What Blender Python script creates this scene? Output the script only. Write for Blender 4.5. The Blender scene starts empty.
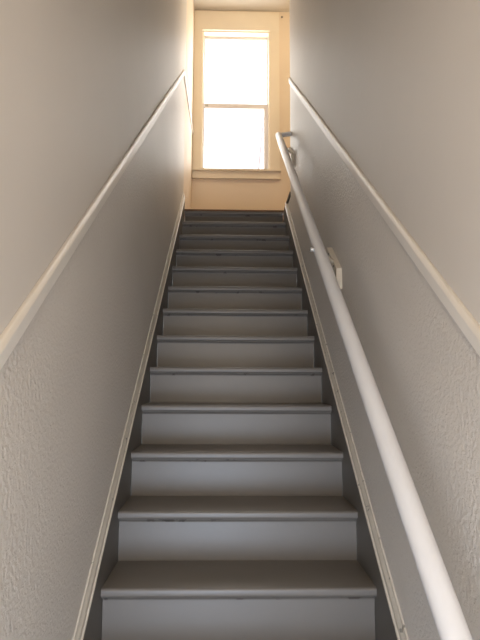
import bpy, bmesh, math, random
from mathutils import Vector, Matrix

# ------------------------------------------------------------------ camera, sky, lights, exposure
SC = bpy.context.scene
COL = SC.collection
R = math.radians
RISE, RUN = 0.1849, 0.2410          # one stair step; the stair climbs along +y, x is across, step 0 has its nosing at y=0, z=0
SL = RISE / RUN
WALL = 0.465                        # inner faces of the two stairwell walls at x = -WALL, +WALL
HALF = 0.450                        # half the clear width between the skirt boards
TOP = 12                            # index of the landing
ZL = TOP * RISE                     # landing level
YL = TOP * RUN                      # landing edge
YB = YL + 1.0                       # wall with the window
ZC = ZL + 2.70                      # ceiling
ZF = -5 * RISE                      # floor at the foot of the stair
YD = -2.75                          # wall with the entrance doorway, behind the camera
YE = 2.44                           # free end of the right wall, where the upper hall opens
HX = 2.30                           # far wall of the upper hall

cam_d = bpy.data.cameras.new('camera')
cam = bpy.data.objects.new('camera', cam_d); COL.objects.link(cam); SC.camera = cam
cam_d.sensor_fit = 'VERTICAL'; cam_d.sensor_height = 32.0; cam_d.lens = 32.0 * 530.0 / 640.0
cam_d.clip_start = 0.02
cam.location = (-0.0421, -1.8119, 0.6762)
_yaw, _pitch, _roll = R(1.232), R(6.398), R(0.286)
cam.rotation_mode = 'QUATERNION'
cam.rotation_quaternion = (Matrix.Rotation(-_yaw, 3, 'Z') @ Matrix.Rotation(R(90) + _pitch, 3, 'X')
                           @ Matrix.Rotation(_roll, 3, 'Z')).to_quaternion()

world = bpy.data.worlds.new('overcast_sky'); SC.world = world; world.use_nodes = True
bg = world.node_tree.nodes['Background']
bg.inputs['Color'].default_value = (0.95, 0.975, 1.0, 1); bg.inputs['Strength'].default_value = 4.0

def area(name, loc, rot, sx, sy, power, col):
    d = bpy.data.lights.new(name, 'AREA'); d.shape = 'RECTANGLE'; d.size = sx; d.size_y = sy
    d.energy = power; d.color = col
    o = bpy.data.objects.new(name, d); COL.objects.link(o); o.location = loc; o.rotation_euler = rot
    return o
# daylight entering through the open entrance door at the foot of the stair
area('doorway_daylight', (-0.20, YD - 0.06, ZF + 0.50), (R(108), 0, 0), 0.42, 0.95, 29.0, (0.60, 0.76, 1.0))
# daylight entering through the window on the landing
area('window_daylight', (0.018, YB + 0.22, ZL + 1.64), (R(-90), 0, 0), 0.76, 1.6, 13.0, (1.0, 0.90, 0.75))
# warm fill light added for the risers and walls, above and behind the camera
_l = bpy.data.lights.new('entrance_fill', 'POINT'); _l.energy = 29.0; _l.color = (1.0, 0.77, 0.50); _l.shadow_soft_size = 0.14
_o = bpy.data.objects.new('entrance_fill', _l); COL.objects.link(_o); _o.location = (-0.12, -2.35, ZF + 2.10)
# warm ceiling lamp of the upper hall, round the corner of the right wall
_l = bpy.data.lights.new('hall_lamp', 'POINT'); _l.energy = 31.0; _l.color = (1.0, 0.78, 0.50); _l.shadow_soft_size = 0.12
_o = bpy.data.objects.new('hall_lamp', _l); COL.objects.link(_o); _o.location = (1.15, 2.55, ZC - 0.35)

SC.view_settings.view_transform = 'Standard'; SC.view_settings.look = 'None'
SC.view_settings.gamma = 1.0; SC.view_settings.use_curve_mapping = False
SC.view_settings.exposure = 0.09

# ------------------------------------------------------------------ materials
def mat(name, col, rough=0.5, var=0.06, vscale=3.0, bump=0.0, bscale=60.0, bdist=0.002, spec=0.5, distort=0.0, stretch=(1, 1, 1), detail=4.0):
    m = bpy.data.materials.new(name); m.use_nodes = True
    nt = m.node_tree; N = nt.nodes; L = nt.links
    p = N['Principled BSDF']; p.inputs['Roughness'].default_value = rough
    p.inputs['Specular IOR Level'].default_value = spec
    tc = N.new('ShaderNodeTexCoord'); mp = N.new('ShaderNodeMapping'); mp.inputs['Scale'].default_value = stretch
    L.new(tc.outputs['Object'], mp.inputs['Vector'])
    n = N.new('ShaderNodeTexNoise'); n.inputs['Scale'].default_value = vscale; n.inputs['Detail'].default_value = 5
    L.new(mp.outputs[0], n.inputs['Vector'])
    cr = N.new('ShaderNodeValToRGB')
    cr.color_ramp.elements[0].position = 0.3; cr.color_ramp.elements[1].position = 0.7
    cr.color_ramp.elements[0].color = (*[c * (1 - var) for c in col], 1)
    cr.color_ramp.elements[1].color = (*[min(1, c * (1 + var)) for c in col], 1)
    L.new(n.outputs['Fac'], cr.inputs['Fac']); L.new(cr.outputs['Color'], p.inputs['Base Color'])
    if bump:
        b = N.new('ShaderNodeTexNoise'); b.inputs['Scale'].default_value = bscale; b.inputs['Detail'].default_value = detail
        b.inputs['Distortion'].default_value = distort
        L.new(mp.outputs[0], b.inputs['Vector'])
        bn = N.new('ShaderNodeBump'); bn.inputs['Strength'].default_value = bump; bn.inputs['Distance'].default_value = bdist
        L.new(b.outputs['Fac'], bn.inputs['Height']); L.new(bn.outputs['Normal'], p.inputs['Normal'])
    return m

def chipped(m, col, scale, thr):
    """worn spots where the paint has flaked off, with their own colour"""
    nt = m.node_tree; N = nt.nodes; L = nt.links; p = N['Principled BSDF']
    src = p.inputs['Base Color'].links[0].from_socket
    n = N.new('ShaderNodeTexNoise'); n.inputs['Scale'].default_value = scale; n.inputs['Detail'].default_value = 6
    tc = N.new('ShaderNodeNewGeometry'); L.new(tc.outputs['Position'], n.inputs['Vector'])
    r = N.new('ShaderNodeValToRGB'); r.color_ramp.elements[0].position = thr; r.color_ramp.elements[1].position = thr + 0.03
    L.new(n.outputs['Fac'], r.inputs['Fac'])
    mx = N.new('ShaderNodeMix'); mx.data_type = 'RGBA'; mx.inputs['B'].default_value = (*col, 1)
    L.new(r.outputs['Color'], mx.inputs['Factor']); L.new(src, mx.inputs['A']); L.new(mx.outputs['Result'], p.inputs['Base Color'])
    return m

M = {}
M['wall_smooth'] = mat('smooth_greige_wall_paint', (0.66, 0.622, 0.575), 0.55, 0.03, 1.5, 0.15, 35, 0.002)
M['wall_rough'] = mat('embossed_greige_wall_paint', (0.66, 0.622, 0.575), 0.5, 0.03, 2.0, 0.75, 88, 0.005, distort=0.35, detail=3.0)
M['wall_peach'] = mat('peach_cream_wall_paint', (0.80, 0.68, 0.53), 0.6, 0.03, 1.5, 0.1, 40, 0.002)
M['ceiling'] = mat('ceiling_paint', (0.74, 0.70, 0.63), 0.7, 0.02, 2)
M['trim'] = mat('cream_trim_paint', (0.80, 0.76, 0.70), 0.4, 0.03, 6)
M['cap'] = chipped(mat('worn_cream_cap_paint', (0.61, 0.56, 0.48), 0.42, 0.05, 14, 0.2, 60, 0.002), (0.26, 0.24, 0.21), 38, 0.66)
M['casing'] = mat('cream_casing_paint', (0.84, 0.75, 0.60), 0.45, 0.02, 5)
M['grey'] = mat('grey_stair_paint', (0.160, 0.145, 0.130), 0.38, 0.05, 5, 0.15, 70, 0.001, stretch=(0.3, 1, 1))
M['grey_worn'] = chipped(mat('worn_grey_stair_paint', (0.150, 0.136, 0.122), 0.45, 0.05, 5), (0.075, 0.064, 0.055), 14, 0.62)
M['skirt'] = mat('grey_skirt_paint', (0.115, 0.105, 0.094), 0.5, 0.05, 5)
M['white'] = mat('white_rail_paint', (0.75, 0.755, 0.775), 0.32, 0.02, 8)
M['bracket'] = mat('cream_bracket_paint', (0.74, 0.68, 0.58), 0.4, 0.03, 20)
M['sash'] = mat('white_sash_vinyl', (0.80, 0.77, 0.79), 0.35, 0.01, 10)
M['wood'] = mat('red_brown_floor_wood', (0.20, 0.095, 0.045), 0.45, 0.25, 4, 0.1, 40, 0.001, stretch=(1, 8, 8))
M['floor'] = mat('brown_hall_floor', (0.22, 0.17, 0.13), 0.5, 0.15, 3)
M['dark'] = mat('dark_edge_trim', (0.13, 0.11, 0.09), 0.5, 0.1, 10)
M['steel'] = mat('bright_steel', (0.80, 0.79, 0.76), 0.25, 0.03, 30)
M['steel'].node_tree.nodes['Principled BSDF'].inputs['Metallic'].default_value = 0.6
M['cord'] = mat('grey_cord', (0.42, 0.40, 0.46), 0.7, 0.05, 30)

g = bpy.data.materials.new('window_glass'); g.use_nodes = True
nt = g.node_tree; nt.nodes.clear()
o_ = nt.nodes.new('ShaderNodeOutputMaterial'); mx = nt.nodes.new('ShaderNodeMixShader'); mx.inputs[0].default_value = 0.05
tr = nt.nodes.new('ShaderNodeBsdfTransparent'); gl = nt.nodes.new('ShaderNodeBsdfGlossy'); gl.inputs['Roughness'].default_value = 0.02
nt.links.new(tr.outputs[0], mx.inputs[1]); nt.links.new(gl.outputs[0], mx.inputs[2]); nt.links.new(mx.outputs[0], o_.inputs[0])
M['glass'] = g

# ------------------------------------------------------------------ helpers
def obj(name, bm, m, parent=None, bevel=0.0, smooth=False, seg=2):
    if bevel:
        es = [e for e in bm.edges if len(e.link_faces) == 2 and e.calc_face_angle(0) > 0.6]
        bmesh.ops.bevel(bm, geom=es, offset=bevel, segments=seg, profile=0.5, affect='EDGES')
    bmesh.ops.recalc_face_normals(bm, faces=bm.faces)
    me = bpy.data.meshes.new(name); bm.to_mesh(me); bm.free()
    for q in (m if isinstance(m, (list, tuple)) else [m]): me.materials.append(q)
    if smooth:
        for f in me.polygons: f.use_smooth = True
        me.set_sharp_from_angle(angle=R(38))
    o = bpy.data.objects.new(name, me); COL.objects.link(o)
    if parent: o.parent = parent
    return o

def struct(o, label=None):
    o['kind'] = 'structure'
    if label: o['label'] = label
    return o

def empty(name, loc=(0, 0, 0)):
    o = bpy.data.objects.new(name, None); COL.objects.link(o); o.location = loc; o.empty_display_size = 0.05
    return o

def box(bm, x0, x1, y0, y1, z0, z1, mi=0):
    v = [bm.verts.new(p) for p in ((x0, y0, z0), (x1, y0, z0), (x1, y1, z0), (x0, y1, z0), (x0, y0, z1), (x1, y0, z1), (x1, y1, z1), (x0, y1, z1))]
    for q in ((0, 3, 2, 1), (4, 5, 6, 7), (0, 1, 5, 4), (1, 2, 6, 5), (2, 3, 7, 6), (3, 0, 4, 7)):
        bm.faces.new([v[i] for i in q]).material_index = mi
    return bm

def boxbm(*a): return box(bmesh.new(), *a)

def prism_x(bm, poly, x0, x1, mi=0):
    """polygon given in (y, z), extruded along x"""
    a = [bm.verts.new((x0, y, z)) for y, z in poly]; b = [bm.verts.new((x1, y, z)) for y, z in poly]
    bm.faces.new(a).material_index = mi; bm.faces.new(b[::-1]).material_index = mi
    n = len(poly)
    for i in range(n): bm.faces.new((a[i], b[i], b[(i + 1) % n], a[(i + 1) % n])).material_index = mi
    return bm

def sweep(profile, path, side, base, vertical_ends=True):
    """profile: (out from the wall, height across the run); path: (y, z) points; side -1 left wall, +1 right wall"""
    bm = bmesh.new(); P = [Vector(p) for p in path]; rings = []
    for i, p in enumerate(P):
        d0 = (P[i] - P[i - 1]).normalized() if i else None
        d1 = (P[i + 1] - P[i]).normalized() if i + 1 < len(P) else None
        if d0 is None or d1 is None:
            d = d1 or d0; n = Vector((-d.y, d.x))
            mit = Vector((0, 1 / max(0.2, n.y))) if vertical_ends else n
        else:
            n0 = Vector((-d0.y, d0.x)); n1 = Vector((-d1.y, d1.x)); mit = (n0 + n1) / (1 + n0.dot(n1))
        rings.append([bm.verts.new((side * (base - o), p.x + mit.x * h, p.y + mit.y * h)) for o, h in profile])
    n = len(profile)
    for a, b in zip(rings, rings[1:]):
        for i in range(n): bm.faces.new((a[i], a[(i + 1) % n], b[(i + 1) % n], b[i]))
    bm.faces.new(rings[0]); bm.faces.new(rings[-1][::-1])
    return bm

def tube(bm, pts, r, n=20, caps=True):
    P = [Vector(p) for p in pts]; rings = []
    up = Vector((1, 0, 0))
    for i, p in enumerate(P):
        d = ((P[min(i + 1, len(P) - 1)] - P[i]).normalized() + (P[i] - P[max(i - 1, 0)]).normalized()).normalized()
        u = up - d * up.dot(d)
        if u.length < 0.1: u = Vector((0, 0, 1)) - d * d.z
        u.normalize(); w = d.cross(u); up = u
        rings.append([bm.verts.new(p + (u * math.cos(t) + w * math.sin(t)) * r) for t in (2 * math.pi * k / n for k in range(n))])
    for a, b in zip(rings, rings[1:]):
        for k in range(n): bm.faces.new((a[k], a[(k + 1) % n], b[(k + 1) % n], b[k]))
    if caps: bm.faces.new(rings[0][::-1]); bm.faces.new(rings[-1])
    return bm

def nos(y): return SL * y                    # height of the nosing line above y
CS = math.cos(math.atan(SL))

# ------------------------------------------------------------------ the setting
# chair rail line: smooth paint above, embossed paint below
RB = 1.348                                    # middle of the chair rail over the nosing line
YR = 2.69                                     # where the left chair rail turns level
Y0 = -4 * RUN - 0.05                          # foot of the sloping trims
def zr(y): return max(ZF + RB + 0.06, RB + nos(min(y, YR)))
YK = (ZF + 0.06) / SL                         # foot of the sloped part of the chair rail

bm = bmesh.new()
ys = [YD - 0.12, YK, YR, YL]
low = [(ys[0], ZF - 0.1), (ys[3], ZF - 0.1)] + [(y, zr(y)) for y in reversed(ys)]
upp = [(y, zr(y)) for y in ys] + [(ys[3], ZC), (ys[0], ZC)]
prism_x(bm, low, -WALL - 0.12, -WALL, 1); prism_x(bm, upp, -WALL - 0.12, -WALL, 0)
box(bm, -WALL - 0.12, -WALL, YL, YB + 0.16, ZF - 0.1, ZC, 2)      # landing stretch takes the peach material of the end wall
struct(obj('wall_left', bm, [M['wall_smooth'], M['wall_rough'], M['wall_peach']]), 'greige stair wall on the left, smooth above the rail and embossed below')

bm = bmesh.new()
ys = [YD - 0.12, YK, YE]
low = [(ys[0], ZF - 0.1), (YL + 0.03, ZF - 0.1), (YL + 0.03, ZL - 0.03), (YE, ZL - 0.03)] + [(y, zr(y)) for y in reversed(ys)]
upp = [(y, zr(y)) for y in ys] + [(YE, ZC), (ys[0], ZC)]
prism_x(bm, low, WALL, WALL + 0.12, 1); prism_x(bm, upp, WALL, WALL + 0.12, 0)
struct(obj('wall_right', bm, [M['wall_smooth'], M['wall_rough']]), 'greige stair wall on the right behind the white handrail')

# window opening in the end wall
WX0, WX1, WZ0, WZ1 = -0.365, 0.405, ZL + 0.785, ZL + 2.445
bm = bmesh.new()
xa, xb = -WALL, HX + 0.12
box(bm, xa, WX0, YB, YB + 0.16, ZL - 0.25, ZC); box(bm, WX1, xb, YB, YB + 0.16, ZL - 0.25, ZC)
box(bm, WX0, WX1, YB, YB + 0.16, ZL - 0.25, WZ0); box(bm, WX0, WX1, YB, YB + 0.16, WZ1, ZC)
struct(obj('wall_back', bm, M['wall_peach']), 'peach cream wall holding the bright window at the top of the stairs')

bm = boxbm(-WALL - 0.12, xb, YD - 0.12, YB + 0.16, ZC, ZC + 0.1)
struct(obj('ceiling', bm, M['ceiling']), 'pale ceiling above the window')

# upper hall round the corner of the right wall (it only shows as a sliver past the wall end)
struct(obj('wall_hall_side', boxbm(HX, HX + 0.12, 0.40, YB, ZL - 0.25, ZC), M['wall_peach']))
struct(obj('wall_hall_end', boxbm(WALL + 0.12, HX + 0.12, 0.28, 0.40, ZL - 0.25, ZC), M['wall_peach']))
bm = bmesh.new()
box(bm, -WALL, HX, YL + 0.30, YB, ZL - 0.18, ZL - 0.013); box(bm, WALL + 0.12, HX, 0.40, YL + 0.30, ZL - 0.18, ZL - 0.013)
struct(obj('floor_landing', bm, M['floor']))
# floor boards of the landing, the front one rounded over the top riser
k = 0
y = YL
while y < YB - 0.01:
    y1 = min(y + 0.112, YB)
    xl = -WALL + 0.001
    struct(obj('floor_board', boxbm(xl, HX, y + 0.001, y1, ZL - 0.012, ZL), M['wood'], bpy.data.objects['floor_landing'], 0.002 if k else 0.004))
    y = y1; k += 1
y = YE - 0.02
while y > 0.42:
    y0 = max(y - 0.112, 0.40)
    struct(obj('floor_board', boxbm(WALL + 0.122, HX, y0 + 0.001, y, ZL - 0.012, ZL), M['wood'], bpy.data.objects['floor_landing'], 0.003))
    y = y0
struct(obj('floor_board', boxbm(WALL + 0.002, HX, YE + 0.004, YL - 0.001, ZL - 0.012, ZL), M['wood'], bpy.data.objects['floor_landing'], 0.003))
struct(obj('trim_1', boxbm(WALL - 0.008, WALL + 0.03, YE + 0.004, YL - 0.002, ZL - 0.012, ZL + 0.014), M['dark'], None, 0.004), 'dark edge strip on the upper floor beside the top steps')

struct(obj('floor', boxbm(-WALL, WALL, YD - 1.6, YL, ZF - 0.1, ZF), M['floor']))
bm = bmesh.new()                               # entrance wall behind the camera with the open doorway
box(bm, -WALL, -0.43, YD - 0.12, YD, ZF, ZC); box(bm, 0.43, WALL, YD - 0.12, YD, ZF, ZC); box(bm, -0.43, 0.43, YD - 0.12, YD, ZF + 2.1, ZC)
struct(obj('wall_entrance', bm, M['wall_smooth']))

# skirt boards and their moulded caps
def skirt(side, yend, ytop_clip, name, label):
    bm = bmesh.new()
    poly = [(Y0, ZF), (yend, ZF), (yend, min(nos(yend) + 0.10, ytop_clip))]
    yc = (ytop_clip - 0.10) / SL
    if yc < yend: poly.append((yc, ytop_clip))
    poly += [(Y0, nos(Y0) + 0.10)]
    prism_x(bm, poly, side * HALF, side * (WALL - 0.0005))
    o = struct(obj(name, bm, M['skirt']), label)
    pr = [(0.0005, 0.0), (0.013, 0.0), (0.0185, 0.003), (0.0185, 0.011), (0.0135, 0.014), (0.0125, 0.019), (0.0150, 0.024), (0.0140, 0.031), (0.0080, 0.037), (0.0075, 0.041), (0.0055, 0.049), (0.0005, 0.050)]
    yt = min(yend, yc)
    c = obj('cap_molding', sweep(pr, [(Y0, nos(Y0) + 0.1005), (yt, nos(yt) + 0.1005)], side, WALL), M['cap'], o, smooth=True)
    return o
skirt(-1, YL - 0.01, 99, 'baseboard_left', 'grey skirt board with worn cream cap along the left of the stairs')
skirt(1, YL - 0.01, ZL - 0.03, 'baseboard_right', 'grey skirt board with worn cream cap along the right of the stairs')

# chair rails
pr = [(0.0005, -0.003), (0.0090, -0.003), (0.0105, -0.002), (0.0110, 0.0), (0.0115, 0.022), (0.0140, 0.024), (0.0145, 0.027), (0.0130, 0.031), (0.0090, 0.036), (0.0060, 0.039), (0.0005, 0.040)]
zo = -0.009 / CS
cl = [(YD + 0.01, ZF + RB + 0.06 + zo), (YK, RB + nos(YK) + zo), (YR, RB + nos(YR) + zo), (YB - 0.03, RB + nos(YR) + zo)]
struct(obj('trim_2', sweep(pr, cl, -1, WALL), M['trim'], smooth=True), 'cream chair rail climbing the left wall and turning level at the landing')
zo = -0.023 / CS
cl = [(YD + 0.01, ZF + RB + 0.06 + zo), (YK, RB + nos(YK) + zo), (YE - 0.005, RB + nos(YE - 0.005) + zo)]
struct(obj('trim_3', sweep(pr, cl, 1, WALL), M['trim'], smooth=True), 'cream chair rail climbing the right wall above the handrail')

# ------------------------------------------------------------------ window
win = struct(empty('window_1', (0.02, YB, WZ0)), 'bright double-hung window in cream casing at the top of the stairs')
def wpart(name, bm, m, parent=win, bevel=0.003):
    o = obj(name, bm, m, None, bevel)
    o.parent = parent
    o.matrix_parent_inverse = Matrix.Translation(-win.location) if parent is win else Matrix.Identity(4)
    return o
CW = 0.11
wpart('casing', boxbm(WX0 - 0.098, WX0, YB - 0.022, YB, WZ0 - 0.0, WZ1), M['casing'])
wpart('casing', boxbm(WX1, WX1 + CW, YB - 0.022, YB, WZ0 - 0.0, WZ1), M['casing'])
wpart('head_casing', boxbm(WX0 - 0.098, WX1 + CW, YB - 0.024, YB, WZ1, WZ1 + 0.23), M['casing'])
wpart('stool', boxbm(WX0 - 0.098, WX1 + CW + 0.015, YB - 0.045, YB + 0.05, WZ0 - 0.022, WZ0), M['casing'], bevel=0.006)
wpart('apron', boxbm(WX0 - 0.095, WX1 + CW, YB - 0.02, YB, WZ0 - 0.095, WZ0 - 0.022), M['casing'])
wpart('apron_molding', boxbm(WX0 - 0.095, WX1 + CW + 0.01, YB - 0.030, YB, WZ0 - 0.108, WZ0 - 0.095), M['casing'])
for x0, x1 in ((WX0, WX0 + 0.012), (WX1 - 0.012, WX1)):
    wpart('jamb', boxbm(x0, x1, YB, YB + 0.15, WZ0, WZ1), M['casing'], bevel=0)
wpart('head_jamb', boxbm(WX0 + 0.012, WX1 - 0.012, YB, YB + 0.15, WZ1 - 0.012, WZ1), M['casing'], bevel=0)
wpart('outer_sill', boxbm(WX0 - 0.03, WX1 + 0.03, YB + 0.05, YB + 0.2, WZ0 - 0.03, WZ0 + 0.004), M['casing'])
ZM = ZL + 1.563                                # meeting rail
def sash(y, z0, z1, sl, sr, rt, rb):
    x0, x1 = WX0 + 0.012, WX1 - 0.012
    bm = bmesh.new()
    box(bm, x0, x0 + sl, y, y + 0.032, z0, z1); box(bm, x1 - sr, x1, y, y + 0.032, z0, z1)
    box(bm, x0 + sl, x1 - sr, y, y + 0.032, z1 - rt, z1); box(bm, x0 + sl, x1 - sr, y, y + 0.032, z0, z0 + rb)
    s = wpart('sash', bm, M['sash'], bevel=0)
    p = obj('pane', boxbm(x0 + sl, x1 - sr, y + 0.014, y + 0.018, z0 + rb, z1 - rt), M['glass']); p.parent = s
    return s
sash(YB + 0.090, ZM - 0.012, WZ1 - 0.012, 0.016, 0.016, 0.030, 0.026)
lo = sash(YB + 0.050, WZ0, ZM + 0.030, 0.018, 0.050, 0.058, 0.024)
b = obj('sash_lock', boxbm(-0.33, -0.295, YB + 0.040, YB + 0.050, ZM - 0.008, ZM + 0.010), M['steel'], None, 0.002); b.parent = lo

# a slanting cord outside the lower pane
bm = tube(bmesh.new(), [(0.352, YB + 0.19, ZM - 0.06), (0.328, YB + 0.19, ZM - 0.30), (0.283, YB + 0.19, WZ0 + 0.004)], 0.012, 8)
c = obj('cord', bm, M['cord'], smooth=True)
c['label'] = 'thin grey cord hanging slanted outside the lower window pane'; c['category'] = 'cord'

# small nail in the wall right of the window head
bm = tube(bmesh.new(), [(0.548, YB + 0.001, ZL + 2.626), (0.548, YB - 0.012, ZL + 2.626)], 0.004, 10)
n0 = empty('nail', (0, 0, 0))
obj('shank', bm, M['dark'], n0)
obj('nail_head', tube(bmesh.new(), [(0.548, YB - 0.011, ZL + 2.626), (0.548, YB - 0.015, ZL + 2.626)], 0.011, 12), M['dark'], n0)
n0['label'] = 'small dark nail in the wall to the upper right of the window'; n0['category'] = 'nail'

# ------------------------------------------------------------------ staircase
st = empty('staircase', (0, Y0, ZF))
st['label'] = 'grey painted wooden staircase with rounded nosings climbing to the landing'; st['category'] = 'staircase'
OV = 0.0268; TH = 0.030
XT = HALF - 0.001
def local(o):
    o.parent = st; o.matrix_parent_inverse = Matrix.Translation(-st.location); return o
# one tread and one riser mesh, shared by all steps; origins at the nosing
def tread_bm():
    bm = bmesh.new(); r = TH / 2
    r = 0.009
    prof = [(r - r * math.sin(t), -r + r * math.cos(t)) for t in (math.pi * k / 10 for k in range(6))]
    prof += [(r - r * math.cos(t), -TH + r - r * math.sin(t)) for t in (math.pi * k / 10 for k in range(6))]
    prof = prof + [(RUN + OV + 0.012, -TH), (RUN + OV + 0.012, 0)]
    prism_x(bm, prof, -XT, XT)
    return bm
def riser_bm():
    return boxbm(-XT + 0.001, XT - 0.001, OV, OV + 0.018, -RISE + 0.0002, -TH - 0.0003)
def cove_bm():
    bm = bmesh.new()
    pr = [(OV - 0.0002, -TH - 0.0003), (OV - 0.0125, -TH - 0.0003), (OV - 0.0125, -TH - 0.003), (OV - 0.008, -TH - 0.006), (OV - 0.0045, -TH - 0.011), (OV - 0.004, -TH - 0.014), (OV - 0.0002, -TH - 0.014)]
    prism_x(bm, pr, -XT + 0.001, XT - 0.001)
    return bm
meshes = {}
random.seed(3)
for i in range(-4, TOP + 1):
    for nm, fn, sm in (('riser', riser_bm, False), ('tread', tread_bm, True), ('cove_molding', cove_bm, True)):
        if nm not in meshes:
            o = obj(nm, fn(), M['grey_worn' if nm == 'cove_molding' else 'grey'], smooth=sm); meshes[nm] = o.data
        else:
            o = bpy.data.objects.new(nm, meshes[nm]); COL.objects.link(o)
        if nm == 'cove_molding':
            o.parent = tr_; o.location = (0, 0, 0)
        else:
            o.location = (0, i * RUN, i * RISE - (0.0125 if i == TOP else 0)); local(o)
        if nm == 'tread': tr_ = o

# ------------------------------------------------------------------ handrail
HXR, HH, HR_ = 0.358, 0.876, 0.0262           # centre line off the wall, height over the nosing line, radius
hr = empty('handrail', (WALL, -1.2, nos(-1.2) + HH))
hr['label'] = 'white round handrail on brackets running up the right wall'; hr['category'] = 'handrail'
def hpart(name, bm, m, parent=None, bevel=0.0, smooth=False):
    o = obj(name, bm, m, None, bevel, smooth)
    o.parent = parent or hr
    if parent is None: o.matrix_parent_inverse = Matrix.Translation(-hr.location)
    return o
def hp(y): return Vector((HXR, y, nos(y) + HH))
hpart('pole', tube(bmesh.new(), [hp(-1.35), hp(0.5), hp(2.345)], HR_, 28), M['white'], smooth=True)
e = hp(2.345)
pts = [e - Vector((0, 0.02, 0.02 * SL))]
hpart('end_return', tube(bmesh.new(), [e + Vector((-0.012, -0.012, -0.006)), e + Vector((0.03, 0.008, 0.006)), Vector((WALL - 0.002, e.y + 0.045, e.z + 0.035))], 0.019, 18), M['white'], smooth=True)
def bracket(y):
    """strap along the wall, a leg bent down from its lower end, a peg to the pole and a bolt through the pole"""
    ya, yb = y + 0.10, y - 0.10
    h = 0.757; w = 0.028; q = WALL - 0.026
    a0, a1 = (ya, nos(ya) + h), (yb, nos(yb) + h)
    bm = bmesh.new()
    prism_x(bm, [(a1[0] - 0.004, a1[1] - w / 2), (a0[0], a0[1] - w / 2), (a0[0] + 0.012, a0[1] + w / 2), (a1[0] - 0.004, a1[1] + w / 2 + 0.004)], q, WALL - 0.0005)
    prism_x(bm, [(a1[0] - 0.006, a1[1] + w / 2), (a1[0] - 0.006, a1[1] - 0.078), (a1[0] + 0.016, a1[1] - 0.078), (a1[0] + 0.016, a1[1] + w / 2)], q, WALL - 0.0005)
    br = hpart('bracket', bm, M['bracket'], None)
    c = hp(y - 0.13)
    pg = hpart('peg', tube(bmesh.new(), [(q + 0.004, y - 0.02, nos(y - 0.02) + h), (HXR + 0.010, c.y, c.z - 0.018)], 0.010, 12), M['bracket'], br, 0, True)
    if y < 2: bl = hpart('bolt', tube(bmesh.new(), [(HXR - HR_ + 0.004, c.y, c.z), (HXR - HR_ - 0.012, c.y, c.z)], 0.0105, 10), M['steel'], br, 0, True)
    for dy in (0.06, -0.05):
        yy = y + dy
        hpart('screw', tube(bmesh.new(), [(q + 0.001, yy, nos(yy) + h), (q - 0.0025, yy, nos(yy) + h)], 0.0055, 10), M['steel'], br, 0, True)
    return br
bracket(0.622); bracket(2.27); bracket(-1.05)
